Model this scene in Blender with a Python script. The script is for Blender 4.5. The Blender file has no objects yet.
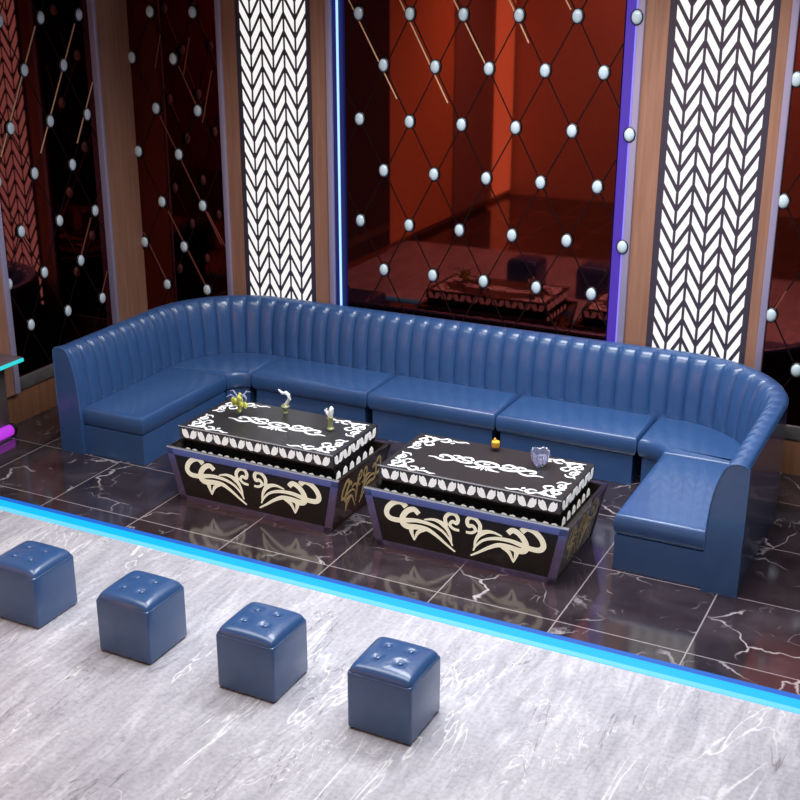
import bpy, bmesh, math, random
from mathutils import Vector, Matrix
random.seed(7)
SC = bpy.context.scene
COL = SC.collection
PI = math.pi

# ------------------------------------------------------------------ materials
def nt(name):
    m = bpy.data.materials.new(name); m.use_nodes = True
    n = m.node_tree.nodes; l = m.node_tree.links
    b = n['Principled BSDF']
    return m, n, l, b
def pmat(name, col, rough=.5, metal=0., emit=None, es=0., spec=.5, coat=0., ior=None, trans=0., bump=None, var=0.):
    m, n, l, b = nt(name)
    b.inputs['Base Color'].default_value = (*col, 1)
    b.inputs['Roughness'].default_value = rough
    b.inputs['Metallic'].default_value = metal
    b.inputs['Specular IOR Level'].default_value = spec
    b.inputs['Coat Weight'].default_value = coat
    b.inputs['Coat Roughness'].default_value = .08
    b.inputs['Transmission Weight'].default_value = trans
    if ior: b.inputs['IOR'].default_value = ior
    if emit:
        b.inputs['Emission Color'].default_value = (*emit, 1)
        b.inputs['Emission Strength'].default_value = es
    tc = n.new('ShaderNodeTexCoord')
    if var:
        nz = n.new('ShaderNodeTexNoise'); nz.inputs['Scale'].default_value = 9; nz.inputs['Detail'].default_value = 4
        l.new(tc.outputs['Object'], nz.inputs['Vector'])
        cr = n.new('ShaderNodeValToRGB')
        cr.color_ramp.elements[0].position = .3; cr.color_ramp.elements[1].position = .7
        cr.color_ramp.elements[0].color = (*[c * (1 - var) for c in col], 1)
        cr.color_ramp.elements[1].color = (*[c * (1 + var) for c in col], 1)
        l.new(nz.outputs['Fac'], cr.inputs['Fac']); l.new(cr.outputs['Color'], b.inputs['Base Color'])
    if bump:
        nz = n.new('ShaderNodeTexNoise'); nz.inputs['Scale'].default_value = bump[0]; nz.inputs['Detail'].default_value = 3
        l.new(tc.outputs['Object'], nz.inputs['Vector'])
        bp = n.new('ShaderNodeBump'); bp.inputs['Strength'].default_value = bump[1]; bp.inputs['Distance'].default_value = .01
        l.new(nz.outputs['Fac'], bp.inputs['Height']); l.new(bp.outputs['Normal'], b.inputs['Normal'])
    return m

def leather(name, col):
    return pmat(name, col, rough=.30, spec=.6, coat=.35, bump=(60, .05), var=.06)
M = {}
M['leather'] = leather('blue_leather', (.034, .092, .238))
M['leather_piping'] = leather('blue_leather_piping', (.045, .115, .28))
M['mirror'] = pmat('dark_red_mirror', (.155, .034, .030), rough=.03, metal=1.)
M['groove'] = pmat('mirror_groove', (.010, .003, .003), rough=.6, spec=.1)
M['gold'] = pmat('gold_inlay', (.70, .42, .24), rough=.35, spec=.5)  # light caught on groove bevels, painted as gold strips
M['copper'] = pmat('copper_inlay', (.20, .06, .045), rough=.4, spec=.4)  # reddish light on groove bevels, painted as dim strips
M['stud'] = pmat('crystal_stud', (.60, .74, .80), rough=.18, coat=.6)
M['stud_rim'] = pmat('stud_rim', (.02, .02, .025), rough=.35)
M['lav'] = pmat('lavender_metal_trim', (.40, .36, .53), rough=.32, metal=.3)  # metal with purple LED reflection put into its base colour
M['frame_dark'] = pmat('dark_screen_frame', (.045, .038, .06), rough=.35)
M['black_gloss'] = pmat('black_gloss', (.006, .006, .007), rough=.09, coat=.5)
M['black_top'] = pmat('black_lacquer_top', (.034, .032, .033), rough=.32, spec=.5)
M['shade'] = pmat('dark_brown_lacquer', (.022, .017, .014), rough=.22)
M['ivory'] = pmat('backlit_ivory_inlay', (.86, .80, .62), rough=.4, emit=(1., .93, .70), es=.34)  # glow added to brighten the scrollwork, which is no lamp
M['white_inlay'] = pmat('backlit_white_inlay', (.85, .84, .82), rough=.4, emit=(1., .97, .95), es=.30)  # tulips, domes and ornaments brightened by an added glow
M['goldleaf'] = pmat('gold_leaf_inlay', (.72, .52, .22), rough=.35)
M['purple_steel'] = pmat('violet_steel', (.30, .24, .42), rough=.22, metal=.75)
M['silver'] = pmat('silver_edge', (.62, .60, .60), rough=.25, metal=.8)
M['screen_white'] = pmat('backlit_white', (.12, .12, .12), rough=.4, emit=(1., .985, .98), es=.92)
M['led_blue'] = pmat('led_blue', (.1, .2, .8), emit=(.30, .55, 1.), es=1.5)
M['led_lilac'] = pmat('led_lilac', (.1, .1, .4), emit=(.22, .18, .62), es=1.)
M['led_deep'] = pmat('led_deep_blue', (.003, .004, .02), emit=(.004, .008, .08), es=1.)
M['led_violet'] = pmat('led_violet', (.02, .01, .08), emit=(.055, .022, .36), es=1.)
M['led_cyan'] = pmat('led_cyan', (.0, .03, .05), emit=(.0, .54, .98), es=1.)
M['led_cyanw'] = pmat('led_pale_cyan', (.05, .12, .15), emit=(.12, .62, .98), es=1.)
M['led_indigo'] = pmat('led_indigo', (.01, .02, .06), emit=(.0, .13, .62), es=1.)
M['led_teal'] = pmat('led_teal', (.02, .12, .14), emit=(.03, .62, .66), es=1.)
M['led_magenta'] = pmat('led_magenta', (.2, .03, .3), emit=(.42, .03, .62), es=1.)
M['rail'] = pmat('grey_stone_rail', (.10, .09, .09), rough=.35, var=.2)
M['grey_body'] = pmat('taupe_lacquer', (.10, .08, .075), rough=.35, var=.1)
M['slab'] = pmat('mauve_stone_slab', (.14, .10, .12), rough=.3, var=.1)
M['wallpaint'] = pmat('warm_wall', (.62, .42, .30), rough=.8, var=.05)
M['wallorange'] = pmat('orange_wall_panel', (.95, .48, .20), rough=.7, var=.05)
M['wallbrown'] = pmat('brown_wall_panel', (.42, .27, .22), rough=.7, var=.06)
M['wallglow'] = pmat('backlit_orange_panel', (.9, .45, .2), emit=(1., .55, .25), es=1.6)  # emission added to brighten this panel's reflection in the mirrors
M['walldark'] = pmat('dark_wall', (.06, .04, .05), rough=.7, var=.1)
M['ceil'] = pmat('ceiling_paint', (.30, .29, .30), rough=.9, var=.03)
M['lamp_panel'] = pmat('ceiling_lamp_panel', (1, 1, 1), emit=(1, .97, .95), es=2.)
M['leafgreen'] = pmat('yellow_green_petals', (.62, .64, .12), rough=.5, var=.25)
M['olive'] = pmat('olive_glaze', (.30, .34, .16), rough=.2, var=.2)
M['porcelain'] = pmat('white_porcelain', (.85, .90, .90), rough=.15, coat=.5)
M['amber'] = pmat('amber_wax', (.85, .42, .05), rough=.3, emit=(.9, .42, .05), es=.25)
M['rubber'] = pmat('black_rubber', (.012, .012, .013), rough=.5)

def math_node(n, l, op, a, b_=None, c=None):
    x = n.new('ShaderNodeMath'); x.operation = op
    for i, v in enumerate((a, b_, c)):
        if v is None: continue
        if isinstance(v, (int, float)): x.inputs[i].default_value = v
        else: l.new(v, x.inputs[i])
    return x.outputs[0]
def glass(name, tint, alpha, gr=.03):
    m, n, l, b = nt(name)
    b.inputs['Base Color'].default_value = (*tint, 1); b.inputs['Roughness'].default_value = .03
    tr = n.new('ShaderNodeBsdfTransparent'); tr.inputs['Color'].default_value = (*[.7 + .3 * c for c in tint], 1)
    mx = n.new('ShaderNodeMixShader')
    lw = n.new('ShaderNodeLayerWeight'); lw.inputs['Blend'].default_value = alpha
    ge = n.new('ShaderNodeNewGeometry')
    l.new(math_node(n, l, 'MULTIPLY', lw.outputs['Fresnel'], math_node(n, l, 'SUBTRACT', 1., ge.outputs['Backfacing'])), mx.inputs['Fac'])
    gl = n.new('ShaderNodeBsdfGlossy'); gl.inputs['Roughness'].default_value = gr
    l.new(tr.outputs[0], mx.inputs[1]); l.new(gl.outputs[0], mx.inputs[2])
    l.new(mx.outputs[0], n['Material Output'].inputs['Surface'])
    return m
M['glass'] = glass('clear_glass', (.9, .95, 1.), .12)
M['glass_sheet'] = glass('table_glass', (.95, .97, 1.), .05, .12)
M['glass_smoke'] = glass('smoked_glass', (.35, .35, .5), .10)
M['crystal'] = pmat('cut_crystal', (.75, .76, .95), rough=.03, trans=.85, ior=1.5)

def wood(name, c0, c1):
    m, n, l, b = nt(name)
    tc = n.new('ShaderNodeTexCoord'); mp = n.new('ShaderNodeMapping'); mp.inputs['Scale'].default_value = (9, 9, .5)
    l.new(tc.outputs['Object'], mp.inputs['Vector'])
    nz = n.new('ShaderNodeTexNoise'); nz.inputs['Scale'].default_value = 3; nz.inputs['Detail'].default_value = 8; nz.inputs['Distortion'].default_value = .6
    l.new(mp.outputs[0], nz.inputs['Vector'])
    cr = n.new('ShaderNodeValToRGB'); cr.color_ramp.elements[0].position = .3; cr.color_ramp.elements[1].position = .72
    cr.color_ramp.elements[0].color = (*c0, 1); cr.color_ramp.elements[1].color = (*c1, 1)
    l.new(nz.outputs['Fac'], cr.inputs['Fac']); l.new(cr.outputs['Color'], b.inputs['Base Color'])
    b.inputs['Roughness'].default_value = .38
    return m
M['wood'] = wood('brown_wood', (.28, .135, .085), (.37, .195, .13))
M['plinth_wood'] = wood('brown_plinth_wood', (.20, .085, .045), (.28, .13, .075))

def ramp(n, stops):
    cr = n.new('ShaderNodeValToRGB')
    e = cr.color_ramp.elements
    while len(e) < len(stops): e.new(.5)
    for i, (p, c) in enumerate(stops):
        e[i].position = p; e[i].color = (*c, 1) if not isinstance(c, (int, float)) else (c, c, c, 1)
    return cr
def mixc(n, l, fac, a, b_):
    x = n.new('ShaderNodeMix'); x.data_type = 'RGBA'
    if isinstance(fac, (int, float)): x.inputs[0].default_value = fac
    else: l.new(fac, x.inputs[0])
    for i, v in ((6, a), (7, b_)):
        if isinstance(v, tuple): x.inputs[i].default_value = (*v, 1)
        else: l.new(v, x.inputs[i])
    return x.outputs[2]

def dark_marble():
    m, n, l, b = nt('dark_veined_marble')
    tc = n.new('ShaderNodeTexCoord'); sep = n.new('ShaderNodeSeparateXYZ'); l.new(tc.outputs['Object'], sep.inputs[0])
    # tile index -> a shift of the vein field so that every tile has its own veins
    T = .856
    sx = math_node(n, l, 'DIVIDE', math_node(n, l, 'ADD', sep.outputs[0], 20 * T - .44), T)
    sy = math_node(n, l, 'DIVIDE', math_node(n, l, 'ADD', sep.outputs[1], 20 * T - .59), T)
    fx = math_node(n, l, 'FLOOR', sx); fy = math_node(n, l, 'FLOOR', sy)
    cb = n.new('ShaderNodeCombineXYZ'); l.new(math_node(n, l, 'MULTIPLY', fx, 3.7), cb.inputs[0]); l.new(math_node(n, l, 'MULTIPLY', fy, 5.3), cb.inputs[1])
    l.new(math_node(n, l, 'ADD', fx, fy), cb.inputs[2])
    va = n.new('ShaderNodeVectorMath'); va.operation = 'ADD'; l.new(tc.outputs['Object'], va.inputs[0]); l.new(cb.outputs[0], va.inputs[1])
    nz = n.new('ShaderNodeTexNoise'); nz.inputs['Scale'].default_value = 2.2; nz.inputs['Detail'].default_value = 5
    l.new(va.outputs[0], nz.inputs['Vector'])
    vs = n.new('ShaderNodeVectorMath'); vs.operation = 'SCALE'; vs.inputs[3].default_value = .55; l.new(nz.outputs['Color'], vs.inputs[0])
    v2 = n.new('ShaderNodeVectorMath'); v2.operation = 'ADD'; l.new(va.outputs[0], v2.inputs[0]); l.new(vs.outputs[0], v2.inputs[1])
    def veins(scale, w, lo, hi):
        vo = n.new('ShaderNodeTexVoronoi'); vo.feature = 'DISTANCE_TO_EDGE'; vo.inputs['Scale'].default_value = scale
        l.new(v2.outputs[0], vo.inputs['Vector'])
        c1 = ramp(n, [(0., 1.), (w, 0.)]); l.new(vo.outputs['Distance'], c1.inputs['Fac'])
        nm = n.new('ShaderNodeTexNoise'); nm.inputs['Scale'].default_value = scale * 1.3; nm.inputs['Detail'].default_value = 2; l.new(va.outputs[0], nm.inputs['Vector'])
        c2 = ramp(n, [(lo, 0.), (hi, 1.)]); l.new(nm.outputs['Fac'], c2.inputs['Fac'])
        return math_node(n, l, 'MULTIPLY', c1.outputs['Color'], c2.outputs['Color'])
    va1 = veins(1.5, .018, .50, .66); va2 = veins(3.4, .022, .56, .74)
    vt = math_node(n, l, 'MAXIMUM', va1, math_node(n, l, 'MULTIPLY', va2, .55))
    cl = n.new('ShaderNodeTexNoise'); cl.inputs['Scale'].default_value = 3; cl.inputs['Detail'].default_value = 6; l.new(v2.outputs[0], cl.inputs['Vector'])
    cr = ramp(n, [(.3, (.020, .014, .018)), (.55, (.040, .030, .036)), (.8, (.075, .058, .070))]); l.new(cl.outputs['Fac'], cr.inputs['Fac'])
    col = mixc(n, l, vt, cr.outputs['Color'], (.55, .50, .52))
    def edge(s):
        f = math_node(n, l, 'FRACT', s)
        d = math_node(n, l, 'MINIMUM', f, math_node(n, l, 'SUBTRACT', 1., f))
        return math_node(n, l, 'LESS_THAN', d, .0055)
    g = math_node(n, l, 'MAXIMUM', edge(sx), edge(sy))
    col = mixc(n, l, math_node(n, l, 'MULTIPLY', g, .8), col, (.40, .34, .36))
    l.new(col, b.inputs['Base Color'])
    b.inputs['Roughness'].default_value = .10; b.inputs['IOR'].default_value = 1.75; b.inputs['Specular IOR Level'].default_value = .6
    return m
def light_marble():
    m, n, l, b = nt('pale_grey_marble')
    tc = n.new('ShaderNodeTexCoord')
    def stretched(sx, sy, scale, detail, dist=.5, rot=.0):
        mp = n.new('ShaderNodeMapping'); mp.inputs['Scale'].default_value = (sx, sy, 1); mp.inputs['Rotation'].default_value = (0, 0, rot)
        l.new(tc.outputs['Object'], mp.inputs['Vector'])
        nz = n.new('ShaderNodeTexNoise'); nz.inputs['Scale'].default_value = scale; nz.inputs['Detail'].default_value = detail; nz.inputs['Distortion'].default_value = dist
        nz.inputs['Roughness'].default_value = .65
        l.new(mp.outputs[0], nz.inputs['Vector']); return nz.outputs['Fac']
    a = stretched(2.2, .6, 1.5, 6, .6, .10)
    fine = stretched(9, 1.5, 1.5, 10, 1.2, .10)
    c1 = ramp(n, [(.30, (.47, .46, .51)), (.5, (.60, .59, .64)), (.7, (.73, .72, .77))]); l.new(a, c1.inputs['Fac'])
    c2 = ramp(n, [(.30, 1.), (.50, .45), (.66, 0.)]); l.new(fine, c2.inputs['Fac'])
    col = mixc(n, l, math_node(n, l, 'MULTIPLY', c2.outputs['Color'], .85), c1.outputs['Color'], (.36, .35, .40))
    def vein(sx, sy, scale, det, dist, rot, w, lev, lo, hi, mscale):
        f = stretched(sx, sy, scale, det, dist, rot)
        d = math_node(n, l, 'ABSOLUTE', math_node(n, l, 'SUBTRACT', f, lev))
        k = ramp(n, [(0., 1.), (w, 0.)]); l.new(d, k.inputs['Fac'])
        q = stretched(1.2, .6, mscale, 2, 0., rot + .3); r = ramp(n, [(lo, 0.), (hi, 1.)]); l.new(q, r.inputs['Fac'])
        return math_node(n, l, 'MULTIPLY', k.outputs['Color'], r.outputs['Color'])
    col = mixc(n, l, math_node(n, l, 'MULTIPLY', vein(3.0, .55, .8, 5, .8, .12, .008, .46, .44, .54, 1.5), .75), col, (.15, .14, .16))
    col = mixc(n, l, math_node(n, l, 'MULTIPLY', vein(2.4, .5, .8, 4, .7, -.12, .010, .52, .44, .56, 1.1), .85), col, (.92, .91, .92))
    col = mixc(n, l, math_node(n, l, 'MULTIPLY', vein(2.2, .9, 1.2, 4, .8, .5, .008, .50, .48, .60, 1.3), .7), col, (.90, .89, .90))
    sp = n.new('ShaderNodeTexNoise'); sp.inputs['Scale'].default_value = 34; sp.inputs['Detail'].default_value = 5; l.new(tc.outputs['Object'], sp.inputs['Vector'])
    c3 = ramp(n, [(.34, .84), (.52, 1.), (.75, 1.05)]); l.new(sp.outputs['Fac'], c3.inputs['Fac'])
    mu = n.new('ShaderNodeMix'); mu.data_type = 'RGBA'; mu.blend_type = 'MULTIPLY'; mu.inputs[0].default_value = 1.
    l.new(col, mu.inputs[6]); l.new(c3.outputs['Color'], mu.inputs[7])
    l.new(mu.outputs[2], b.inputs['Base Color'])
    b.inputs['Roughness'].default_value = .38; b.inputs['Specular IOR Level'].default_value = .35
    return m
M['dark_marble'] = dark_marble(); M['light_marble'] = light_marble()

# ------------------------------------------------------------------ mesh helpers
class MB:
    """collects polygons (with a material slot each) and links them as one mesh object"""
    def __init__(s): s.v = []; s.f = []; s.m = []
    def add(s, vs, fs, mi=0):
        o = len(s.v); s.v += [tuple(v) for v in vs]
        for f in fs: s.f.append([o + i for i in f]); s.m.append(mi)
        return s
    def box(s, x0, x1, y0, y1, z0, z1, mi=0, bev=0.):
        if bev:
            bm = bmesh.new(); bmesh.ops.create_cube(bm, size=1)
            for v in bm.verts: v.co = Vector(((x0 + x1) / 2 + v.co.x * (x1 - x0), (y0 + y1) / 2 + v.co.y * (y1 - y0), (z0 + z1) / 2 + v.co.z * (z1 - z0)))
            bmesh.ops.bevel(bm, geom=bm.edges[:], offset=bev, segments=3, profile=.5, affect='EDGES')
            return s.bm(bm, mi)
        v = [(x, y, z) for z in (z0, z1) for y in (y0, y1) for x in (x0, x1)]
        return s.add(v, [(0, 2, 3, 1), (4, 5, 7, 6), (0, 1, 5, 4), (2, 6, 7, 3), (0, 4, 6, 2), (1, 3, 7, 5)], mi)
    def bm(s, bm, mi=0, mat=None):
        bm.verts.index_update()
        vs = [(mat @ v.co if mat else v.co.copy()) for v in bm.verts]
        s.add(vs, [[v.index for v in f.verts] for f in bm.faces], mi); bm.free(); return s
    def ball(s, c, r, mi=0, seg=16, rings=10, sc=(1, 1, 1)):
        bm = bmesh.new(); bmesh.ops.create_uvsphere(bm, u_segments=seg, v_segments=rings, radius=1)
        for v in bm.verts: v.co = Vector((c[0] + v.co.x * r * sc[0], c[1] + v.co.y * r * sc[1], c[2] + v.co.z * r * sc[2]))
        return s.bm(bm, mi)
    def lathe(s, c, prof, mi=0, seg=24):
        n = len(prof); vs = []
        for i in range(seg):
            a = 2 * PI * i / seg
            vs += [(c[0] + r * math.cos(a), c[1] + r * math.sin(a), c[2] + z) for r, z in prof]
        fs = []
        for i in range(seg):
            j = (i + 1) % seg
            for k in range(n - 1): fs.append((i * n + k, j * n + k, j * n + k + 1, i * n + k + 1))
        return s.add(vs, fs, mi)
    def tube(s, pts, rad, mi=0, seg=10):
        pts = [Vector(p) for p in pts]; n = len(pts)
        rr = rad if isinstance(rad, (list, tuple)) else [rad] * n
        vs = []; up = Vector((0.13, .21, 1)).normalized()
        for i, p in enumerate(pts):
            t = (pts[min(i + 1, n - 1)] - pts[max(i - 1, 0)]).normalized()
            a = t.cross(up)
            if a.length < 1e-3: a = t.cross(Vector((1, 0, 0)))
            a.normalize(); b = t.cross(a)
            for k in range(seg):
                q = 2 * PI * k / seg; vs.append(p + a * math.cos(q) * rr[i] + b * math.sin(q) * rr[i])
        fs = [(i * seg + k, i * seg + (k + 1) % seg, (i + 1) * seg + (k + 1) % seg, (i + 1) * seg + k) for i in range(n - 1) for k in range(seg)]
        fs.append(tuple(range(seg))[::-1]); fs.append(tuple((n - 1) * seg + k for k in range(seg)))
        return s.add(vs, fs, mi)
    def build(s, name, mats, parent=None, loc=(0, 0, 0), smooth=True, ang=38):
        me = bpy.data.meshes.new(name); me.from_pydata(s.v, [], s.f)
        for m in (mats if isinstance(mats, (list, tuple)) else [mats]): me.materials.append(m)
        me.polygons.foreach_set('material_index', s.m)
        bm = bmesh.new(); bm.from_mesh(me); bmesh.ops.recalc_face_normals(bm, faces=bm.faces[:]); bm.to_mesh(me); bm.free()
        if smooth:
            me.polygons.foreach_set('use_smooth', [True] * len(me.polygons)); me.set_sharp_from_angle(angle=math.radians(ang))
        me.update()
        o = bpy.data.objects.new(name, me); COL.objects.link(o); o.location = loc
        if parent: o.parent = parent
        return o
def tag(o, label=None, cat=None, group=None, kind=None):
    if label: o['label'] = label
    if cat: o['category'] = cat
    if group: o['group'] = group
    if kind: o['kind'] = kind
    return o
def empty(name, loc, label, cat, group=None):
    o = bpy.data.objects.new(name, None); COL.objects.link(o); o.location = loc; o.empty_display_size = .1
    return tag(o, label, cat, group)
def copy_tree(o, label=None):
    r = o.copy(); COL.objects.link(r)
    for ch in o.children:
        c = ch.copy(); COL.objects.link(c); c.parent = r
        for g in ch.children:
            d = g.copy(); COL.objects.link(d); d.parent = c
    if label: r['label'] = label
    return r
def struct(o): o['kind'] = 'structure'; return o

def catmull(pts, per=6):
    out = []; n = len(pts)
    for i in range(n - 1):
        p0, p1, p2, p3 = pts[max(i - 1, 0)], pts[i], pts[i + 1], pts[min(i + 2, n - 1)]
        for k in range(per):
            t = k / per
            out.append(tuple(.5 * (2 * b + (c - a) * t + (2 * a - 5 * b + 4 * c - d) * t * t + (3 * b - a - 3 * c + d) * t ** 3) for a, b, c, d in zip(p0, p1, p2, p3)))
    out.append(pts[-1]); return out
def stroke(mb, pts, w, place, mi, smooth=True, th=.003, taper=True):
    """a flat inlay ribbon along 2D pts; w = width or (start, middle, end); place(u, v, h) -> 3D"""
    P = catmull(pts) if smooth and len(pts) > 2 else pts
    n = len(P); L = []; R = []
    ws = (w, w, w) if not isinstance(w, tuple) else w
    for i, p in enumerate(P):
        a = P[max(i - 1, 0)]; b = P[min(i + 1, n - 1)]
        dx, dy = b[0] - a[0], b[1] - a[1]; q = math.hypot(dx, dy) or 1
        t = i / (n - 1)
        ww = ws[0] + (ws[1] - ws[0]) * t * 2 if t < .5 else ws[1] + (ws[2] - ws[1]) * (t - .5) * 2
        L.append((p[0] - dy / q * ww / 2, p[1] + dx / q * ww / 2)); R.append((p[0] + dy / q * ww / 2, p[1] - dx / q * ww / 2))
    vs = [place(*p, th) for p in L] + [place(*p, th) for p in R] + [place(*p, -.001) for p in L] + [place(*p, -.001) for p in R]
    fs = []
    for i in range(n - 1):
        fs += [(i, i + 1, n + i + 1, n + i), (2 * n + i, i, i + 1, 2 * n + i + 1), (n + i, n + i + 1, 3 * n + i + 1, 3 * n + i)]
    mb.add(vs, fs, mi)
def blob(mb, poly, place, mi, th=.003):
    n = len(poly)
    vs = [place(*p, th) for p in poly] + [place(*p, -.001) for p in poly]
    mb.add(vs, [tuple(range(n))] + [(i, (i + 1) % n, n + (i + 1) % n, n + i) for i in range(n)], mi)
def ell(cx, cy, a, b, rot=0, n=14):
    c, s = math.cos(rot), math.sin(rot)
    return [(cx + a * math.cos(t) * c - b * math.sin(t) * s, cy + a * math.cos(t) * s + b * math.sin(t) * c) for t in [2 * PI * i / n for i in range(n)]]

# ------------------------------------------------------------------ room
WX, WY = -4.45, 3.78          # mirror planes of the side and the back wall
RX, FY, CZ = 4.85, -6.9, 4.9
def room():
    struct(MB().box(WX - .1, RX, .425, WY + .1, -.12, 0).build('floor', M['dark_marble'], smooth=False))
    struct(MB().box(WX - .1, RX, FY, -2.75, -.12, 0).build('floor', M['dark_marble'], smooth=False))
    struct(MB().box(WX - .1, RX, -2.75, .225, -.12, 0).build('floor', M['light_marble'], smooth=False))
    struct(MB().box(WX - .1, RX + .1, FY - .1, WY + .2, CZ, CZ + .1).build('ceiling', M['ceil'], smooth=False))
    struct(MB().box(WX - .2, RX + .1, WY + .06, WY + .2, -.12, CZ).build('wall_back', M['walldark'], smooth=False))
    m = MB().box(WX - .2, WX - .06, FY, WY + .06, -.12, CZ, 0)
    struct(m.build('wall_left', M['wallpaint'], smooth=False))
    struct(MB().box(RX, RX + .15, FY, WY + .06, -.12, CZ).build('wall_right', M['walldark'], smooth=False))
    struct(MB().box(WX - .2, RX + .15, FY - .15, FY, -.12, CZ).build('wall_front', M['wallpaint'], smooth=False))
    # brown plinth and grey stone rail under the panels
    struct(MB().box(WX - .06, RX, WY - .01, WY + .06, 0, .31).build('baseboard_back', M['plinth_wood'], smooth=False))
    struct(MB().box(WX - .06, RX, WY - .02, WY + .06, .31, .43, bev=.006).build('trim_1', M['rail']))
    struct(MB().box(WX - .06, WX + .01, -2., WY - .01, 0, .31).build('baseboard_left', M['plinth_wood'], smooth=False))
    struct(MB().box(WX - .06, WX + .03, -2., WY - .03, .31, .43, bev=.006).build('trim_2', M['rail']))
room()

# pilasters (wood with metal edges, purple LED reflection put into their colour)
tn = [2]
def pilaster_back(x0, x1, lav_left, lav_right, z0=.43):
    tn[0] += 1
    w = MB().box(x0 + (.055 if lav_left else 0), x1 - (.055 if lav_right else 0), WY - .015, WY + .06, z0, CZ, 0)
    a = lambda p, q: w.box(p, q, WY - .04, WY + .06, z0, CZ, 1, bev=.006)
    if lav_left: a(x0, x0 + .055)
    if lav_right: a(x1 - .055, x1)
    struct(w.build(f'trim_{tn[0]}', [M['wood'], M['lav']]))
pilaster_back(-3.335, -3.125, True, False)
pilaster_back(-2.315, -2.095, False, True)
pilaster_back(.69, .935, True, False)
pilaster_back(1.765, 1.905, False, True)
tn[0] += 1
struct(MB().box(WX - .06, WX + .06, 3.30, WY + .06, .43, CZ, 0).box(WX - .06, WX + .07, 3.26, 3.30, .43, CZ, 1, bev=.006).build(f'trim_{tn[0]}', [M['wood'], M['lav']]))
tn[0] += 1
struct(MB().box(WX - .06, WX + .05, 1.25, 1.72, .31, CZ, 0).box(WX - .06, WX + .07, 1.72, 1.785, .31, CZ, 1, bev=.006).build(f'trim_{tn[0]}', [M['wood'], M['lav']]))

# ------------------------------------------------------------------ mirror panels with studs
def stud_parts(parent, place, spots, ax):
    first = None
    for (u, z) in spots:
        if first is None:
            m = MB()
            sc = (1, .55, 1.25) if ax == 1 else (.55, 1, 1.25)
            m.ball((0, 0, 0), .043, 0, 18, 12, sc)
            sc2 = (1, .25, 1.22) if ax == 1 else (.25, 1, 1.22)
            off = (0, .006, 0) if ax == 1 else (-.006, 0, 0)
            m.ball(off, .054, 1, 18, 8, sc2)
            o = m.build('stud', [M['stud'], M['stud_rim']], parent); first = o
        else:
            o = first.copy(); COL.objects.link(o); o.parent = parent
        o.location = place(u, z, .018)
def mirror_panel(u0, u1, ax, sa, sb, za, zb, label, glints, side_gap=0., du=.5, ztop=CZ):
    """ax 1: on the back wall (u = X); ax 0: on the left wall (u = Y). sa/sb: stud columns of the two staggered rows"""
    if ax == 1: place = lambda u, z, h: (u, WY - h, z); base = ((u0 + u1) / 2, WY, .43)
    else: place = lambda u, z, h: (WX + h, u, z); base = (WX, (u0 + u1) / 2, .43)
    root = empty('mirror_panel', base, label, 'wall panel', 'tufted mirror wall panels')
    bx, by, bz = base
    pl = lambda u, z, h: tuple(a - b for a, b in zip(place(u, z, h), base))
    m = MB()
    c0 = pl(u0, .43, -.05); c1 = pl(u1, ztop, 0)
    m.box(min(c0[0], c1[0]), max(c0[0], c1[0]), min(c0[1], c1[1]), max(c0[1], c1[1]), c0[2], c1[2], 0)
    # V-groove lattice through the studs
    dz = .4615
    ref = (sa[0], za[0])
    def clip(s):
        # line z = ref z + k*dz*... + s*(dz/(du/2))*(u-ref u)
        pass
    sl = dz / (du / 2)
    for s in (1, -1):
        for k in range(-24, 25):
            f = lambda u: ref[1] + 2 * dz * k + s * sl * (u - ref[0])
            us = [u0, u1] + [ref[0] + (zz - ref[1] - 2 * dz * k) / (s * sl) for zz in (.44, ztop)]
            ok = sorted(u for u in us if u0 - 1e-6 <= u <= u1 + 1e-6 and .44 - 1e-6 <= f(u) <= ztop + 1e-6)
            if len(ok) < 2 or ok[-1] - ok[0] < .03: continue
            a, b = ok[0], ok[-1]
            stroke(m, [(a, f(a)), (b, f(b))], .0115, pl, 1, smooth=False, th=.0015)
    m.build('mirror_glass', [M['mirror'], M['groove']], root, smooth=False)
    spots = [(u, z) for z in za for u in sa] + [(u, z) for z in zb for u in sb]
    stud_parts(root, pl, spots, ax)
    for (a, b, mt) in glints:  # bevel reflections laid on as coloured strips
        mm = MB(); stroke(mm, [a, b], .011, pl, 0, smooth=False, th=.005)
        mm.build('metal_inlay', M[mt], root, smooth=False)
    return root
ZA = [3.64, 2.722, 1.79]; ZB = [3.203, 2.272, 1.345]
ZA2 = ZA + [4.55]; ZB2 = ZB + [4.10]
xs = lambda a, n, d=.5015: [a + d * i for i in range(n)]
mirror_panel(-1.97, .575, 1, xs(-1.819, 5), xs(-1.575, 5), ZA2, ZB2,
    'large red mirror panel with crystal studs behind the middle of the sofa',
    [((-1.931, 3.767), (-1.447, 2.914), 'gold'), ((-1.42, 3.754), (-.952, 2.901), 'gold'), ((-.91, 3.757), (-.595, 3.216), 'gold'), ((-.409, 3.76), (-.225, 3.421), 'gold'),
     ((.079, 3.764), (.125, 3.69), 'gold')], du=.5015)
mirror_panel(-4.39, -3.335, 1, [-4.10, -3.60], [-4.357, -3.857], [3.63, 2.713, 1.781, .915, 4.55], [3.195, 2.274, 1.339, 4.1],
    'narrow black mirror panel with crystal studs between two brown pilasters in the corner',
    [((-4.404 + .03, 1.44), (-4.104, .93), 'copper'), ((-4.041, 1.69), (-3.612, .93), 'copper'), ((-3.56, 1.72), (-3.345, 1.36), 'copper'),
     ((-3.81, 3.13), (-3.62, 2.76), 'copper'), ((-4.07, 2.64), (-3.40, 1.40), 'copper'), ((-4.0, 3.42), (-4.09, 3.10), 'copper'), ((-3.66, 3.40), (-3.76, 3.02), 'copper'), ((-3.42, 3.10), (-3.56, 2.60), 'copper')])
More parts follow.
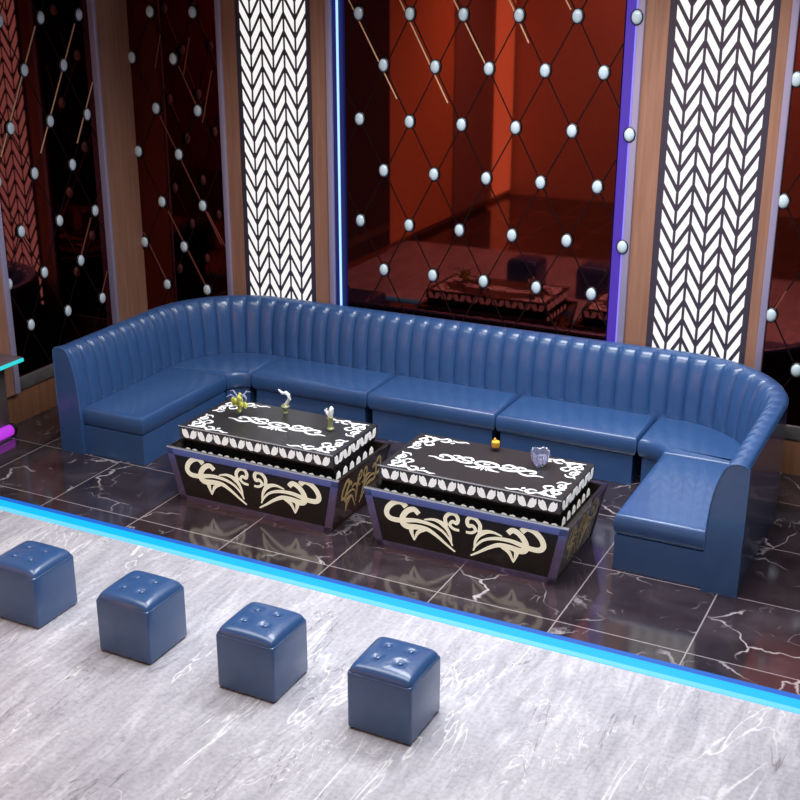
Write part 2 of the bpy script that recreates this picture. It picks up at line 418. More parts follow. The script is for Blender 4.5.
mirror_panel(1.785, 3.26, 0, [2.063, 2.588, 3.113], [1.80 + .03, 2.312, 2.840], [3.63, 2.713, 1.781, .89, 4.55], [3.195, 2.274, 1.339, 4.1],
    'black mirror panel with crystal studs on the left side wall beyond the sofa arm',
    [((2.522, 3.56), (1.92, 2.48), 'gold'), ((3.06, 3.55), (2.434, 2.44), 'gold'), ((3.25, 3.00), (2.95, 2.46), 'gold'),
     ((3.06, 1.72), (2.86, 1.37), 'copper'), ((3.24, 1.14), (3.13, .93), 'copper')], du=.525)
mirror_panel(1.905, RX - .02, 1, xs(2.18, 6), xs(1.935, 6), [.91, 1.79, 2.722, 3.64, 4.55], [1.345, 2.272, 3.203, 4.1],
    'red mirror panel with crystal studs at the far right of the back wall',
    [((1.93, 1.34), (2.03, 1.56), 'copper')])

# ------------------------------------------------------------------ chevron light screens
def chevron(x0, x1, zv, label, rise=.17, pitch=.1605, ztop=CZ):
    base = ((x0 + x1) / 2, WY, .43)
    root = empty('chevron_screen', base, label, 'light panel', 'backlit chevron screens')
    hw = (x1 - x0) / 2; fr = .045
    m = MB().box(-hw - fr, hw + fr, -.012, .06, 0, ztop - .43)
    m.build('screen_frame', M['frame_dark'], root, smooth=False)
    m = MB(); cw = (x1 - x0) / 6; g = .012; gv = .058
    zb, zt = .06, ztop - .5
    for c in range(6):
        a = -hw + c * cw + g; b = -hw + (c + 1) * cw - g
        for k in range(-3, 32):
            zl = zv - .43 - 3.5 * .0 + (k - 20) * pitch
            # even columns fall to the right, odd ones climb
            la = zl + (rise if c % 2 == 0 else 0); lb = zl + (0 if c % 2 == 0 else rise)
            q = [(a, la + gv / 2), (b, lb + gv / 2), (b, lb + pitch - gv / 2), (a, la + pitch - gv / 2)]
            if min(p[1] for p in q) < zb or max(p[1] for p in q) > zt:
                q = [(p[0], min(max(p[1], zb), zt)) for p in q]
                if max(p[1] for p in q) - min(p[1] for p in q) < .01 or q[3][1] - q[0][1] < .005 and q[2][1] - q[1][1] < .005: continue
            vs = [(p[0], -.018, p[1]) for p in q] + [(p[0], -.0125, p[1]) for p in q]
            m.add(vs, [(0, 1, 2, 3), (0, 4, 5, 1), (1, 5, 6, 2), (2, 6, 7, 3), (3, 7, 4, 0)])
    m.build('light_leaf', M['screen_white'], root, smooth=False)
chevron(-3.082, -2.354, 3.44, 'backlit white chevron screen left of the large red mirror panel')
chevron(.979, 1.728, 3.435, 'backlit white chevron screen right of the large red mirror panel')

# ------------------------------------------------------------------ vertical LED strips
def led_strip(x0, x1, tube_x, label, body, tube, ztop=CZ):
    root = empty('led_strip', ((x0 + x1) / 2, WY, .43), label, 'led strip')
    c = (x0 + x1) / 2
    MB().box(x0 - c, x1 - c, -.012, .06, 0, ztop - .43).build('diffuser', body, root, smooth=False)
    MB().tube([(tube_x - c, -.02, .02), (tube_x - c, -.02, 2), (tube_x - c, -.02, ztop - .45)], .011).build('light_tube', M[tube], root)
led_strip(-2.093, -1.985, -2.035, 'vertical blue LED strip along the left edge of the red mirror panel', M['led_deep'], 'led_blue')
led_strip(.59, .688, .680, 'vertical violet LED strip along the right edge of the red mirror panel', M['led_violet'], 'led_lilac')
stripR = [o for o in COL.objects if o.name.startswith('led_strip') and o.type == 'EMPTY'][-1]
m = MB()   # studs that sit over the violet strip
for z in (3.64, 2.722, 1.79):
    first = MB().ball((0, 0, 0), .043, 0, 18, 12, (1, .55, 1.25)).ball((0, .006, 0), .054, 1, 18, 8, (1, .25, 1.22)).build('stud', [M['stud'], M['stud_rim']], stripR)
    first.location = (.684 - .639, -.045, z - .43)

# floor LED channel between the two marbles
root = empty('floor_led_strip', (0, .325, 0), 'cyan LED light strip running across the floor between dark and pale marble', 'led strip')
L0, L1 = WX - .06, RX
MB().box(L0, L1, -.0995, .0995, -.10, -.004).build('channel', M['frame_dark'], root, smooth=False)
MB().box(L0, L1, .045, .098, -.004, .003).build('indigo_diffuser', M['led_indigo'], root, smooth=False)
MB().box(L0, L1, -.05, .045, -.004, .004).build('cyan_diffuser', M['led_cyan'], root, smooth=False)
MB().box(L0, L1, -.098, -.05, -.004, .005).build('pale_diffuser', M['led_cyanw'], root, smooth=False)

# ------------------------------------------------------------------ sofa
XL, XR, YB, YF = -3.612, 2.277, 3.74, 1.465
RO, TH, BH = .97, .235, .97
def sofa():
    cx = (XL + XR) / 2
    root = empty('sectional_sofa', (cx, YB, 0), 'long U-shaped blue leather sofa with channel-tufted back along the wall', 'sofa')
    W = lambda p: (p[0] - cx, p[1] - YB, p[2])
    # path of the outer back line with outward normals
    path = []   # (s, point, inward normal)
    def seg(p, q, nrm):
        return (p, q, nrm)
    Lw = YB - RO - YF; Lr = XR - XL - 2 * RO; La = PI / 2 * (RO - TH * .6)
    tot = 2 * Lw + Lr + 2 * La
    def at(s):
        if s <= Lw: return (XL, YF + s), (1, 0)
        s -= Lw
        if s <= La:
            a = s / La * PI / 2
            return (XL + RO - RO * math.cos(a), YB - RO + RO * math.sin(a)), (math.cos(a), -math.sin(a))
        s -= La
        if s <= Lr: return (XL + RO + s, YB), (0, -1)
        s -= Lr
        if s <= La:
            a = s / La * PI / 2
            return (XR - RO + RO * math.sin(a), YB - RO + RO * math.cos(a)), (-math.sin(a), -math.cos(a))
        s -= La
        return (XR, YB - RO - s), (-1, 0)
    # profile: distance from the outer face, height, how much the channels swell it
    prof = [(0, 0, 0), (0, .45, 0), (0, .90, 0), (.004, .945, 0), (.016, .968, 0), (.036, .978, .05), (.065, .981, .2), (.095, .976, .5), (.122, .962, .85), (.145, .938, 1), (.163, .905, 1), (.182, .855, 1), (.198, .80, 1), (.212, .73, 1), (.222, .66, 1), (.230, .58, 1), (.235, .50, 1), (.238, .42, .6), (.24, .33, 0), (.24, 0, 0)]
    P2 = catmull([(a * TH / .24, b * .985, c) for a, b, c in prof], 2)
    n = len(P2)
    nch = round(tot / .149); cw = tot / nch; per = 10
    vs = []; cols = 0
    for i in range(nch * per + 1):
        s = min(i * cw / per, tot - 1e-6); (x, y), (nx, ny) = at(s)
        u = (i % per) / per
        sc = abs(math.sin(PI * u)) ** .36 if i not in (0, nch * per) else .0
        for k, (d, z, w) in enumerate(P2):
            b = P2[min(k + 1, n - 1)]; a = P2[max(k - 1, 0)]
            td, tz = b[0] - a[0], b[1] - a[1]; q = math.hypot(td, tz) or 1
            od, oz = -(-tz / q), td / q   # outward normal of the profile (towards the seat / up)
            od, oz = (-tz / q, td / q) if True else (0, 0)
            od = -tz / q if tz < 0 else -tz / q
            h = .028 * w * (sc - .78)
            dd = d + od * h; zz = z + oz * h
            vs.append(W((x + nx * dd, y + ny * dd, max(zz, 0))))
        cols += 1
    fs = [(i * n + k, (i + 1) * n + k, (i + 1) * n + k + 1, i * n + k + 1) for i in range(cols - 1) for k in range(n - 1)]
    fs += [tuple(range(n)), tuple((cols - 1) * n + k for k in range(n))[::-1]]
    MB().add(vs, fs).build('backrest', M['leather'], root, ang=60)
    # smooth end panels of the two arms, with piping
    for side, s, yy in ((1, 0, YF), (-1, tot, YF)):
        x = XL if side == 1 else XR
        pr = [(d + .006 * (1 if d > .1 else -1 if d < .01 else 0), z + (.006 if z > .9 else 0)) for d, z, w in P2]
        m = MB(); N = len(pr)
        for yk in (yy - .035, yy + .015):
            m.v += [W((x + side * d, yk, z)) for d, z in pr]
        m.f = [tuple(range(N)), tuple(range(N, 2 * N))[::-1]] + [(k, (k + 1) % N, N + (k + 1) % N, N + k) for k in range(N)]
        m.m = [0] * len(m.f)
        ep = m.build('end_panel', M['leather'], root, ang=50)
        tp = [W((x + side * d, yy - .033, z)) for d, z in pr[2:-2]]
        MB().tube(tp, .006, 0, 8).build('piping', M['leather_piping'], ep)
    # seat modules
    XI, XO, YI = XL + TH - .012, XR - TH + .012, YB - TH + .012
    xa, xb, yi = -2.727, 1.392, 2.915
    ri = RO - TH + .012
    S1, S2, S3, S4 = -2.555, -1.32, -.085, 1.145
    yl, yr = 2.765, 2.73
    def arc(cx_, cy_, r, a0, a1, n=10): return [(cx_ + r * math.cos(a0 + (a1 - a0) * i / n), cy_ + r * math.sin(a0 + (a1 - a0) * i / n)) for i in range(n + 1)]
    mods = []
    gap = .004
    mods.append([(XI, YF), (xa, YF), (xa, yl - gap), (XI, yl - gap)])
    fr = S1 - xa
    mods.append([(XI, yl + gap), (xa, yl + gap)] + [(xa + fr + fr * math.cos(t), yl + gap + (yi - yl - gap) * math.sin(t)) for t in [PI - PI / 2 * i / 8 for i in range(1, 8)]] + [(S1 - gap, yi), (S1 - gap, YI)] + arc(XI + ri, YI - ri, ri, PI / 2, PI))
    for a, b in ((S1, S2), (S2, S3), (S3, S4)): mods.append([(a + gap, yi), (b - gap, yi), (b - gap, YI), (a + gap, YI)])
    fr = xb - S4
    mods.append([(S4 + gap, YI), (S4 + gap, yi)] + [(S4 + gap + (fr - gap) * math.cos(t), yr + gap + (yi - yr - gap) * math.sin(t)) for t in [PI / 2 - PI / 2 * i / 8 for i in range(1, 8)]] + [(xb, yr + gap), (XO, yr + gap)] + arc(XO - ri, YI - ri, ri, 0, PI / 2))
    mods.append([(xb, YF), (XO, YF), (XO, yr - gap), (xb, yr - gap)])
    def resample(poly, step=.06):
        out = []
        for i, p in enumerate(poly):
            q = poly[(i + 1) % len(poly)]; L = math.dist(p, q); k = max(1, int(L / step))
            out += [(p[0] + (q[0] - p[0]) * j / k, p[1] + (q[1] - p[1]) * j / k) for j in range(k)]
        return out
    def inset(poly, d):
        n = len(poly); out = []
        for i in range(n):
            a, p, b = poly[i - 1], poly[i], poly[(i + 1) % n]
            e1 = Vector((p[0] - a[0], p[1] - a[1])).normalized(); e2 = Vector((b[0] - p[0], b[1] - p[1])).normalized()
            n1 = Vector((-e1.y, e1.x)); n2 = Vector((-e2.y, e2.x)); m_ = n1 + n2
            m_ = m_ / max(m_.length_squared, .3) * 2
            out.append((p[0] + m_.x * d, p[1] + m_.y * d))
        return out
    def area(p): return sum(p[i - 1][0] * p[i][1] - p[i][0] * p[i - 1][1] for i in range(len(p)))
    mods = [[p for i, p in enumerate(q) if math.dist(p, q[i - 1]) > .012] for q in mods]
    for mi_, poly in enumerate(mods):
        bi_ = .012 if mi_ in (0, 6) else .035
        if area(poly) < 0: poly = poly[::-1]
        m = MB(); N = len(poly)
        for z, d in ((0, bi_), (.268, bi_)): m.v += [W((*p, z)) for p in inset(poly, d)]
        m.f = [tuple(range(N))[::-1], tuple(range(N, 2 * N))] + [(k, (k + 1) % N, N + (k + 1) % N, N + k) for k in range(N)]; m.m = [0] * len(m.f)
        m.build('seat_base', M['leather'], root, ang=30)
        m = MB(); lay = [(.268, .034), (.274, .022), (.286, .012), (.308, .005), (.335, .001), (.370, .0), (.400, .004), (.418, .012), (.429, .024), (.435, .040), (.438, .06)]
        for z, d in lay: m.v += [W((*p, z)) for p in inset(poly, d)]
        K = len(lay)
        m.f = [tuple(range(N))[::-1], tuple(range((K - 1) * N, K * N))]
        for j in range(K - 1): m.f += [(j * N + k, j * N + (k + 1) % N, (j + 1) * N + (k + 1) % N, (j + 1) * N + k) for k in range(N)]
        m.m = [0] * len(m.f)
        m.build('seat_cushion', M['leather'], root, ang=35)
sofa()

# ------------------------------------------------------------------ ottomans
def ottoman():
    root = empty('cube_ottoman', (0, 0, 0), '', 'ottoman', 'row of tufted cube ottomans')
    h = .201
    MB().box(-h, h, -h, h, .006, .374, bev=.016).build('body', M['leather'], root)
    m = MB(); N = 40; btn = [(-.07, -.07), (.07, -.07), (-.07, .07), (.07, .07)]
    def top(u, v):
        e = max(0., 1 - abs(u) ** 9) ** .5 * max(0., 1 - abs(v) ** 9) ** .5
        z = .360 + .058 * e + .022 * (1 - u * u) * (1 - v * v)
        q = 1 - .055 * (u * v) ** 6; x, y = u * (h + .0005) * q, v * (h + .0005) * q
        for bx, by in btn:
            d = math.hypot(x - bx, y - by); z -= .016 * math.exp(-(d / .026) ** 2)
            a = math.atan2(y - by, x - bx); z -= 0.004 * math.exp(-(d / .06) ** 2) * (math.cos(6 * a) ** 8)
        return (x, y, z)
    c = lambda i: math.sin((i / N * 2 - 1) * PI / 2) * .55 + (i / N * 2 - 1) * .45
    m.v = [top(c(i), c(j)) for j in range(N + 1) for i in range(N + 1)]
    m.f = [(j * (N + 1) + i, j * (N + 1) + i + 1, (j + 1) * (N + 1) + i + 1, (j + 1) * (N + 1) + i) for j in range(N) for i in range(N)]
    rim = [j for j in range(N + 1)] + [j * (N + 1) + N for j in range(1, N + 1)] + [N * (N + 1) + i for i in range(N - 1, -1, -1)] + [j * (N + 1) for j in range(N - 1, 0, -1)]
    m.f.append(tuple(rim)[::-1]); m.m = [0] * len(m.f)
    m.build('top_cushion', M['leather'], root, ang=70)
    rp = []
    for a, b in ((-1, -1), (1, -1), (1, 1), (-1, 1), (-1, -1), (1, -1)): rp.append((a * (h - .002), b * (h - .002), .368))
    m = MB()
    for i in range(4): m.tube([tuple(a + (b - a) * t for a, b in zip(rp[i], rp[i + 1])) for t in (.05, .5, .95)], .0032, 0, 8)
    m.build('seam_piping', M['leather'], root)
    for bx, by in btn:
        MB().ball((0, 0, 0), .019, 0, 14, 8, (1, 1, .6)).build('button', M['leather_piping'], root, loc=(bx, by, top(bx / .201, by / .201)[2] + .006))
    fs = [(-1, -1), (1, -1), (-1, 1), (1, 1)]
    for a, b in fs:
        MB().lathe((0, 0, 0), [(0, 0), (.016, 0), (.016, .007), (0, .007)], 0, 12).build('foot', M['rubber'], root, loc=(a * .17, b * .17, 0))
    return root
ol = ['blue leather cube ottoman cut off by the left edge of the photo', 'blue leather cube ottoman second from the left in the row',
      'blue leather cube ottoman third from the left in the row', 'nearest blue leather cube ottoman at the right end of the row']
o0 = ottoman()
for i, (x, y) in enumerate(((-1.875, -.870), (-.955, -.885), (-.05, -.885), (.841, -.890))):
    o = o0 if i == 0 else copy_tree(o0)
    o['label'] = ol[i]; o.location = (x, y, 0)

# ------------------------------------------------------------------ karaoke tables
HALF = dict(
 bigC=([(-.445, .368), (-.482, .4), (-.538, .388), (-.59, .338), (-.605, .283), (-.575, .249), (-.508, .246), (-.43, .262), (-.359, .274), (-.254, .268), (-.165, .236), (-.105, .178), (-.08, .13)], (.034, .030, .008)),
 C2=([(-.344, .332), (-.381, .362), (-.433, .340), (-.473, .285), (-.476, .232), (-.437, .210), (-.357, .221), (-.274, .219), (-.198, .18), (-.124, .127), (-.06, .085)], (.030, .036, .008)),
 leaf=([(-.30, .296), (-.23, .312), (-.17, .300), (-.126, .265), (-.096, .204), (-.087, .135)], (.006, .030, .004)),
 tail=([(-.41, .215), (-.405, .166), (-.385, .105)], (.035, .022, .004)),
 tail2=([(-.299, .212), (-.353, .178), (-.385, .105)], (.02, .022, .004)),
 heart=([(-.125, .285), (-.135, .342), (-.106, .385), (-.062, .394), (-.036, .363), (-.046, .322), (-.078, .330), (-.099, .298), (-.07, .272), (-.026, .268)], (.022, .022, .014)))
def table_proto():
    root = empty('karaoke_table', (0, 0, 0), '', 'coffee table', 'twin black karaoke tables')
    # base: flared box between y -0.375 (front) and 0.375
    b0, b1, d0, d1, H = .685, .778, .40, .432, .455
    m = MB()
    ti = .03; ZI = .365   # an open tray: thin flared walls round a recessed floor
    R4 = lambda a, b, z: [(-a, -b, z), (a, -b, z), (a, b, z), (-a, b, z)]
    bi, di = b0 + (b1 - b0) * ZI / H - ti, d0 + (d1 - d0) * ZI / H - ti
    m.add(R4(b0, d0, 0) + R4(b1, d1, H) + R4(b1 - ti, d1 - ti, H) + R4(bi, di, ZI),
          [(3, 2, 1, 0), (12, 13, 14, 15)] + [(r * 4 + k, r * 4 + (k + 1) % 4, r * 4 + 4 + (k + 1) % 4, r * 4 + 4 + k) for r in range(3) for k in range(4)], 0)
    def front(u, v, h, s=-1):
        t = v / H; return (u * 1.0, s * (d0 + (d1 - d0) * t + h), v)
    def side(u, v, h, s=1):
        t = v / H; return (s * (b0 + (b1 - b0) * t + h), u, v)
    for nm, (pts, w) in HALF.items():
        w = tuple(x * 1.3 for x in w)
        for mir in (1, -1):
            pp = [(p[0] * mir, p[1]) for p in pts]
            stroke(m, pp, w, front, 1)
            stroke(m, [(-p[0] * .52, p[1]) for p in pp], tuple(x * .55 for x in w), side, 2)
            stroke(m, pp, w, lambda u, v, h: front(u, v, h, 1), 1)
            stroke(m, [(-p[0] * .52, p[1]) for p in pp], tuple(x * .55 for x in w), lambda u, v, h: side(u, v, h, -1), 2)
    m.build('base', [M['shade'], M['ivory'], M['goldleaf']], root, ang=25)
    # violet steel frame round the faces
    w = .052
    def slab(fr, place, pts):
        vs = [place(*p, .010) for p in pts] + [place(*p, -.004) for p in pts]
        fr.add(vs, [(0, 1, 2, 3), (4, 7, 6, 5), (0, 4, 5, 1), (1, 5, 6, 2), (2, 6, 7, 3), (3, 7, 4, 0)], 0)
    e = lambda v: b0 + (b1 - b0) * v / H
    eb = lambda v: d0 + (d1 - d0) * v / H
    for s in (-1, 1):
        pf = lambda u, v, h, s=s: front(u, v, h, s)
        fr = MB()
        slab(fr, pf, [(-e(0) - .008, 0), (e(0) + .008, 0), (e(w) + .008, w * .9), (-e(w) - .008, w * .9)])
        slab(fr, pf, [(-e(H - w) - .008, H - w), (e(H - w) + .008, H - w), (e(H) + .008, H), (-e(H) - .008, H)])
        for q in (-1, 1):
            slab(fr, pf, [(q * (e(0) - w), 0), (q * (e(0) + .008), 0), (q * (e(H) + .008), H), (q * (e(H) - w), H)])
        fr.build('frame', M['purple_steel'], root, ang=20)
    for s in (-1, 1):
        sd = MB()
        for v0, v1 in ((0, .02), (H - .02, H)):
            pts = [(-eb(v0), v0), (eb(v0), v0), (eb(v1), v1), (-eb(v1), v1)]
            vs = [side(*p, .006, s) for p in pts] + [side(*p, -.004, s) for p in pts]
            sd.add(vs, [(0, 1, 2, 3), (4, 7, 6, 5), (0, 4, 5, 1), (1, 5, 6, 2), (2, 6, 7, 3), (3, 7, 4, 0)], 0)
        sd.build('side_trim', M['black_gloss'], root, ang=20)
    MB().box(-b1 - .006, b1 + .006, -d1 - .008, -d1 + .012, H - .004, H + .010).build('rim', M['silver'], root, smooth=False)
    # recessed neck with a low row of white domes
    m = MB().box(-.690, .690, -.335, .335, ZI + .0005, .53)
    def nf(u, v, h): return (u, -.335 - h, v)
    def ns(u, v, h): return (.690 + h, u, v)
    for k in range(9):
        c = (k - 4) * .154
        for q in (-1, 1): blob(m, [(c + q * .006, .405), (c + q * .050, .405), (c + q * .055, .425), (c + q * .040, .437), (c + q * .012, .430)][::q], nf, 1)
    for k in range(6):
        c = (k - 2.5) * .108
        blob(m, [(c - .034, .405), (c + .034, .405), (c + .034, .440), (c + .010, .465), (c - .02, .452)], ns, 1)
        blob(m, [(c - .034, .405), (c + .034, .405), (c + .034, .440), (c + .010, .465), (c - .02, .452)], lambda u, v, h: (-.690 - h, u, v), 1)
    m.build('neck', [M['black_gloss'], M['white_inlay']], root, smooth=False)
    # patterned top block with a band of tulips
    TX, TY, Z0, Z1 = .698, .365, .53, .622
    m = MB().box(-TX, TX, -TY, TY, Z0, Z1, 0)   # block
    def tulip(place, c, sx, mi):
        for q in (-1, 1):
            pts = [(c + q * .003 * sx, Z0 + .010), (c + q * .030 * sx, Z0 + .003), (c + q * .056 * sx, Z0 + .014), (c + q * .071 * sx, Z0 + .042), (c + q * .070 * sx, Z0 + .080), (c + q * .055 * sx, Z0 + .068), (c + q * .040 * sx, Z0 + .080), (c + q * .022 * sx, Z0 + .066), (c + q * .010 * sx, Z0 + .036)]
            blob(m, pts[::q], place, mi)
    for k in range(9):
        for s in (-1, 1): tulip(lambda u, v, h, s=s: (u, s * (TY + h), v), (k - 4) * .151, .97, 1)
    for k in range(5):
        for s in (-1, 1): tulip(lambda u, v, h, s=s: (s * (TX + h), u, v), (k - 2) * .136, .9, 1)
    tp = lambda u, v, h: (u, v, Z1 + h)
    # centre ornament: eye, flanking curls, fan below
    R_ = [(  .085 * math.cos(a), .006 + .044 * math.sin(a)) for a in [2 * PI * i / 24 for i in range(25)]]
    stroke(m, R_, .026, tp, 1, th=.002); blob(m, ell(0, .006, .030, .010), tp, 1, .002)
    for q in (-1, 1):
        stroke(m, [(q * .115, .025), (q * .15, .065), (q * .20, .05), (q * .19, .01), (q * .15, .012)], (0.0246, 0.0224, 0.0134), tp, 1, th=.002)
        stroke(m, [(q * .11, -.02), (q * .17, -.035), (q * .24, -.015), (q * .30, .03), (q * .36, .035), (q * .37, .0), (q * .335, -.008)], (0.0224, 0.0291, 0.0134), tp, 1, th=.002)
        stroke(m, [(q * .24, .01), (q * .27, -.035), (q * .33, -.055), (q * .40, -.03), (q * .45, -.035)], (0.0134, 0.0246, 0.0067), tp, 1, th=.002)
        stroke(m, [(q * .19, .03), (q * .24, .06), (q * .29, .055)], (0.0112, 0.0224, 0.0067), tp, 1, th=.002)
        blob(m, ell(q * .125, -.005, .028, .014, q * .4), tp, 1, .002); blob(m, ell(q * .225, .03, .02, .014), tp, 1, .002)
    for k in range(-3, 4):
        stroke(m, [(k * .016, -.058), (k * .03, -.085), (k * .045, -.112 + abs(k) * .008)], (0.0067, 0.0168, 0.0045), tp, 1, th=.002)
    # corner ornaments
    for qx in (-1, 1):
        for qy in (-1, 1):
            C = lambda pts: [(qx * (TX - .03 - a), qy * (TY - .025 - b)) for a, b in pts]
            st = lambda pts, w: stroke(m, C(pts), tuple(x * 1.1 for x in w), tp, 1, th=.002)
            st([(.01, .30), (.035, .25), (.02, .20), (.06, .19), (.07, .23), (.05, .245)], (.01, .02, .01))
            st([(.01, .17), (.05, .15), (.08, .10), (.04, .07), (.02, .11), (.05, .12)], (.012, .024, .01))
            st([(.02, .02), (.09, .03), (.13, .08), (.10, .12), (.07, .10)], (.012, .024, .01))
            st([(.10, .02), (.17, .04), (.21, .01), (.25, .04), (.22, .075), (.18, .07)], (.012, .024, .01))
            st([(.26, .02), (.31, .035), (.36, .015), (.40, .025)], (.008, .02, .004))
            st([(.13, .12), (.16, .16), (.12, .19), (.09, .17)], (.01, .02, .008))
            st([(.02, .28), (.075, .285), (.10, .25)], (.006, .016, .006))
            for a, b in ((.05, .045), (.145, .055), (.09, .145), (.28, .07), (.035, .225)):
                blob(m, [(p[0], p[1]) for p in ell(qx * (TX - .03 - a), qy * (TY - .025 - b), .017, .011, .6)], tp, 1, .002)
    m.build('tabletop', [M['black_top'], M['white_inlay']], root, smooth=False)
    g = MB().box(-.704, .704, -.372, .450, .626, .634)
    g.build('glass_top', M['glass_sheet'], root, smooth=False)
    MB().box(-.704, .704, -.3745, -.3715, .6255, .6345).build('glass_edge', M['silver'], root, smooth=False)
    m = MB()
    for a in (-.64, .64):
        for b in (-.30, .30): m.lathe((a, b, 0), [(0, .622), (.012, .622), (.012, .627), (0, .627)], 0, 12)
    m.build('glass_pad', M['rubber'], root)
    return root
t1 = table_proto(); t1['label'] = 'left black karaoke table with white scrollwork, holding the glass vase'; t1.location = (-1.352, 1.455, 0)
t2 = copy_tree(t1, 'right black karaoke table with white scrollwork, holding the crystal bowl'); t2.location = (.430, 1.455, 0)

# ------------------------------------------------------------------ small things on the tables
ZT = .634
root = empty('glass_vase', (-1.735, 1.49, ZT), 'small round glass vase with yellow-green flowers on the left table', 'vase')
MB().lathe((0, 0, 0), [(0, 0), (.03, 0), (.045, .012), (.052, .04), (.046, .07), (.036, .088), (.045, .11), (.042, .11), (.033, .088), (.043, .068), (.048, .04), (.04, .014), (0, .008)], 0, 28).build('vase_body', M['glass'], root)
m = MB(); random.seed(3)
for k in range(26):
    a = random.uniform(0, 2 * PI); r = random.uniform(.0, .056); z = .045 + random.uniform(0, .125)
    m.ball((r * math.cos(a), r * math.sin(a), z), random.uniform(.012, .022), 0, 8, 6, (1, .8, 1.2))
m.build('flowers', M['leafgreen'], root)
m = MB()
for k in range(4):
    a = 1.2 + k * 1.5; x, y = math.cos(a), math.sin(a)
    m.tube([(0, 0, .10), (x * .04, y * .04, .16), (x * .085, y * .07, .19), (x * .13, y * .10, .175)], [.005, .006, .006, .003], 0, 6)
m.tube([(.035 + .03 * math.cos(t), 0, .15 + .03 * math.sin(t)) for t in [i * .5 for i in range(13)]], .006, 0, 8)
m.build('curled_twig', pmat('pale_lilac_twig', (.34, .36, .52), rough=.3), root)

root = empty('swan_ornament', (-1.435, 1.705, ZT), 'white swan-necked ornament with green foot near the back of the left table', 'ornament'); root.scale = (1.1, 1.1, 1.15)
MB().tube([(.0, 0, .06), (.02, 0, .08), (.036, 0, .105), (.032, 0, .135), (.008, 0, .15), (-.02, 0, .142), (-.045, 0, .158), (-.055, 0, .165)], [.012, .014, .015, .015, .014, .011, .008, .004], 0, 12).build('neck', M['porcelain'], root)
MB().lathe((0, 0, 0), [(0, 0), (.020, 0), (.012, .012), (.012, .02), (.03, .034), (.034, .048), (.022, .062), (.0, .07)], 0, 20).build('foot', M['olive'], root)

root = empty('figurine', (-.925, 1.545, ZT), 'small white and green bottle-like figurine at the right of the left table', 'ornament'); root.scale = (1.25, 1.25, 1.3)
MB().lathe((0, 0, 0), [(0, 0), (.024, 0), (.024, .008), (.016, .014), (.015, .06), (.02, .068), (.02, .078), (.012, .084), (0, .084)], 0, 20).build('stem', M['olive'], root)
MB().tube([(0, 0, .075), (.004, 0, .11), (.010, 0, .135), (.008, 0, .148)], [.014, .018, .014, .005], 0, 12).build('head', M['porcelain'], root)
MB().tube([(0, 0, .08), (-.022, 0, .10), (-.032, .0, .118), (-.024, 0, .13)], [.01, .011, .010, .004], 0, 10).build('wing', M['porcelain'], root)

root = empty('candle_bowl', (.385, 1.74, ZT), 'tiny dark bowl with amber candle at the back of the right table', 'candle')
MB().lathe((0, 0, 0), [(0, 0), (.024, 0), (.036, .015), (.044, .04), (.042, .062), (.038, .062), (.038, .04), (.03, .02), (0, .012)], 0, 24).build('bowl', M['glass_smoke'], root)
MB().lathe((0, 0, 0), [(0, .013), (.03, .02), (.034, .04), (.030, .062), (.012, .070), (0, .068)], 0, 20).ball((-.006, 0, .074), .010, 0, 10, 8, (1, 1, 1.6)).build('candle', M['amber'], root)

root = empty('crystal_bowl', (.785, 1.605, ZT), 'clear cut-crystal bowl on the right table', 'bowl')
m = MB(); seg = 20
prof = [(0, 0), (.04, 0), (.055, .03), (.066, .075), (.070, .105), (.060, .10), (.052, .06), (.04, .02), (0, .014)]
vs = []
for i in range(seg):
    a = 2 * PI * i / seg; k = 1 + (.06 if i % 2 else -.04)
    vs += [(r * k * math.cos(a), r * k * math.sin(a), z + (.012 if (i % 4 < 2 and z > .09) else 0)) for r, z in prof]
n = len(prof)
m.add(vs, [(i * n + k, ((i + 1) % seg) * n + k, ((i + 1) % seg) * n + k + 1, i * n + k + 1) for i in range(seg) for k in range(n - 1)])
m.build('cut_glass', M['crystal'], root, smooth=False)

# ------------------------------------------------------------------ console and light bar at the left edge
root = empty('wall_console', (WX + .06, .9, 0), 'narrow wall console with teal LED edge at the left edge of the photo', 'console')
ox, oy = WX + .06, .9
MB().box(0, .245, -.9, .70, .70, .752, bev=.004).build('slab_top', M['slab'], root)
MB().box(.246, .262, -.9, .70, .712, .742).build('led_edge', M['led_teal'], root, smooth=False)
MB().box(0, .07, -.8, .64, 0, .70, bev=.004).build('pedestal', M['grey_body'], root)

root = empty('light_bar', (-4.27, 1.05, 0), 'glowing magenta light bar lying on the floor below the wall console', 'light')
MB().tube([(0, -.60, .062), (0, 0, .062), (0, .43, .062)], .052, 0, 16).build('light_tube', M['led_magenta'], root)
MB().tube([(0, .43, .062), (0, .47, .062)], .056, 0, 16).build('end_cap', M['rubber'], root)
MB().box(-.05, .05, -.55, .40, 0, .014).build('mount', M['frame_dark'], root, smooth=False)

# ------------------------------------------------------------------ far-wall panels seen in the mirrors, one with added glow
def wall_panel(y0, y1, mat, label):
    r = empty('wall_panel', (WX, (y0 + y1) / 2, .1), label, 'wall panel')
    h = (y1 - y0) / 2
    MB().box(-.06, .02, -h, h, 0, CZ - .3).build('panel', mat, r, smooth=False)
    MB().box(-.06, .03, -h, -h + .03, 0, CZ - .3).build('edge_trim', M['frame_dark'], r, smooth=False)
wall_panel(-2.03, -.45, M['walldark'], 'dark brown wall panel reflected at the left of the red mirror')
wall_panel(-4.30, -2.04, M['wallorange'], 'salmon wall panel reflected in the middle of the red mirror')
wall_panel(-5.92, -4.31, M['wallbrown'], 'brown wall panel reflected beside the glowing orange one')
wall_panel(-6.86, -5.93, M['wallglow'], 'glowing orange wall panel reflected in the centre of the red mirror')

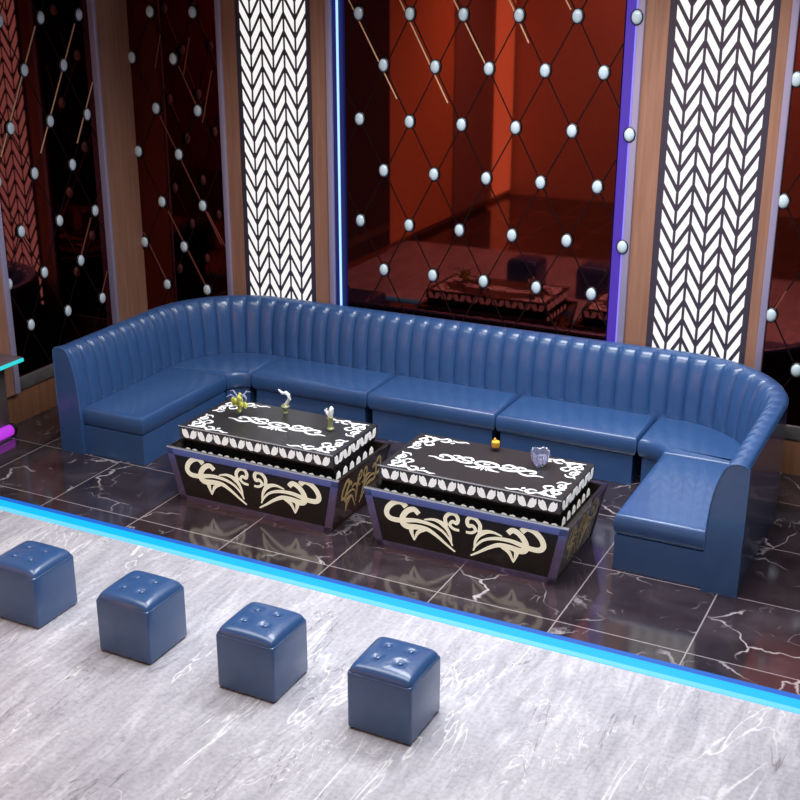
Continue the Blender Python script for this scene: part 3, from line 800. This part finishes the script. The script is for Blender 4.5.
# ------------------------------------------------------------------ lights
def area(name, loc, rot, sx, sy, power, col=(1, 1, 1), spread=PI):
    d = bpy.data.lights.new(name, 'AREA'); d.shape = 'RECTANGLE'; d.size = sx; d.size_y = sy; d.energy = power; d.color = col; d.spread = spread
    o = bpy.data.objects.new(name, d); COL.objects.link(o); o.location = loc; o.rotation_euler = rot
    return o
def aim(o, t): o.rotation_euler = (Vector(t) - o.location).to_track_quat('-Z', 'Y').to_euler(); return o
area('front_ceiling_light', (-.2, -.9, CZ - .06), (0, 0, 0), 6.4, 1.8, 166, (.96, .98, 1), 2.6)
area('stage_ceiling_light', (.9, 1.75, CZ - .06), (0, 0, 0), 4.2, 1.6, 210, (.93, .95, 1), 2.4)
aim(area('front_wall_wash', (-1., -5.0, CZ - .1), (0, 0, 0), 5., .4, 110, (1, .80, .66), 1.9), (-1., -6.9, 2.2))  # added unseen light, brightens the front wall for its mirror reflection
aim(area('left_wall_wash', (-2.9, -4.2, CZ - .1), (0, 0, 0), .4, 3., 90, (1, .80, .66), 1.9), (-4.4, -4.2, 2.2))  # added unseen light, lifts the left wall panels in the mirrors

w = bpy.data.worlds.new('World'); SC.world = w; w.use_nodes = True
w.node_tree.nodes['Background'].inputs[0].default_value = (.5, .55, .7, 1); w.node_tree.nodes['Background'].inputs[1].default_value = .02

# ------------------------------------------------------------------ camera
CAM = dict(f=1240.587, cx=346.408, cy=399.819, yaw=-.501012, pitch=.350134, roll=-.013803, loc=(3.54849, -6.35776, 4.19279))
cd = bpy.data.cameras.new('camera'); co = bpy.data.objects.new('camera', cd); COL.objects.link(co)
y, p, r = CAM['yaw'], CAM['pitch'], CAM['roll']
fw = Vector((math.sin(y) * math.cos(p), math.cos(y) * math.cos(p), -math.sin(p)))
rt = Vector((math.cos(y), -math.sin(y), 0)); up = rt.cross(fw)
rt2 = math.cos(r) * rt + math.sin(r) * up; up2 = -math.sin(r) * rt + math.cos(r) * up
mat = Matrix((rt2, up2, -fw)).transposed().to_4x4(); mat.translation = Vector(CAM['loc'])
co.matrix_world = mat
cd.sensor_fit = 'HORIZONTAL'; cd.sensor_width = 36; cd.lens = CAM['f'] / 800 * 36
cd.shift_x = (400 - CAM['cx']) / 800; cd.shift_y = (CAM['cy'] - 400) / 800
cd.clip_start = .05; cd.clip_end = 60
SC.camera = co
vs_ = SC.view_settings
vs_.view_transform = 'Standard'; vs_.look = 'None'; vs_.gamma = 1; vs_.use_curve_mapping = False; vs_.exposure = 0.
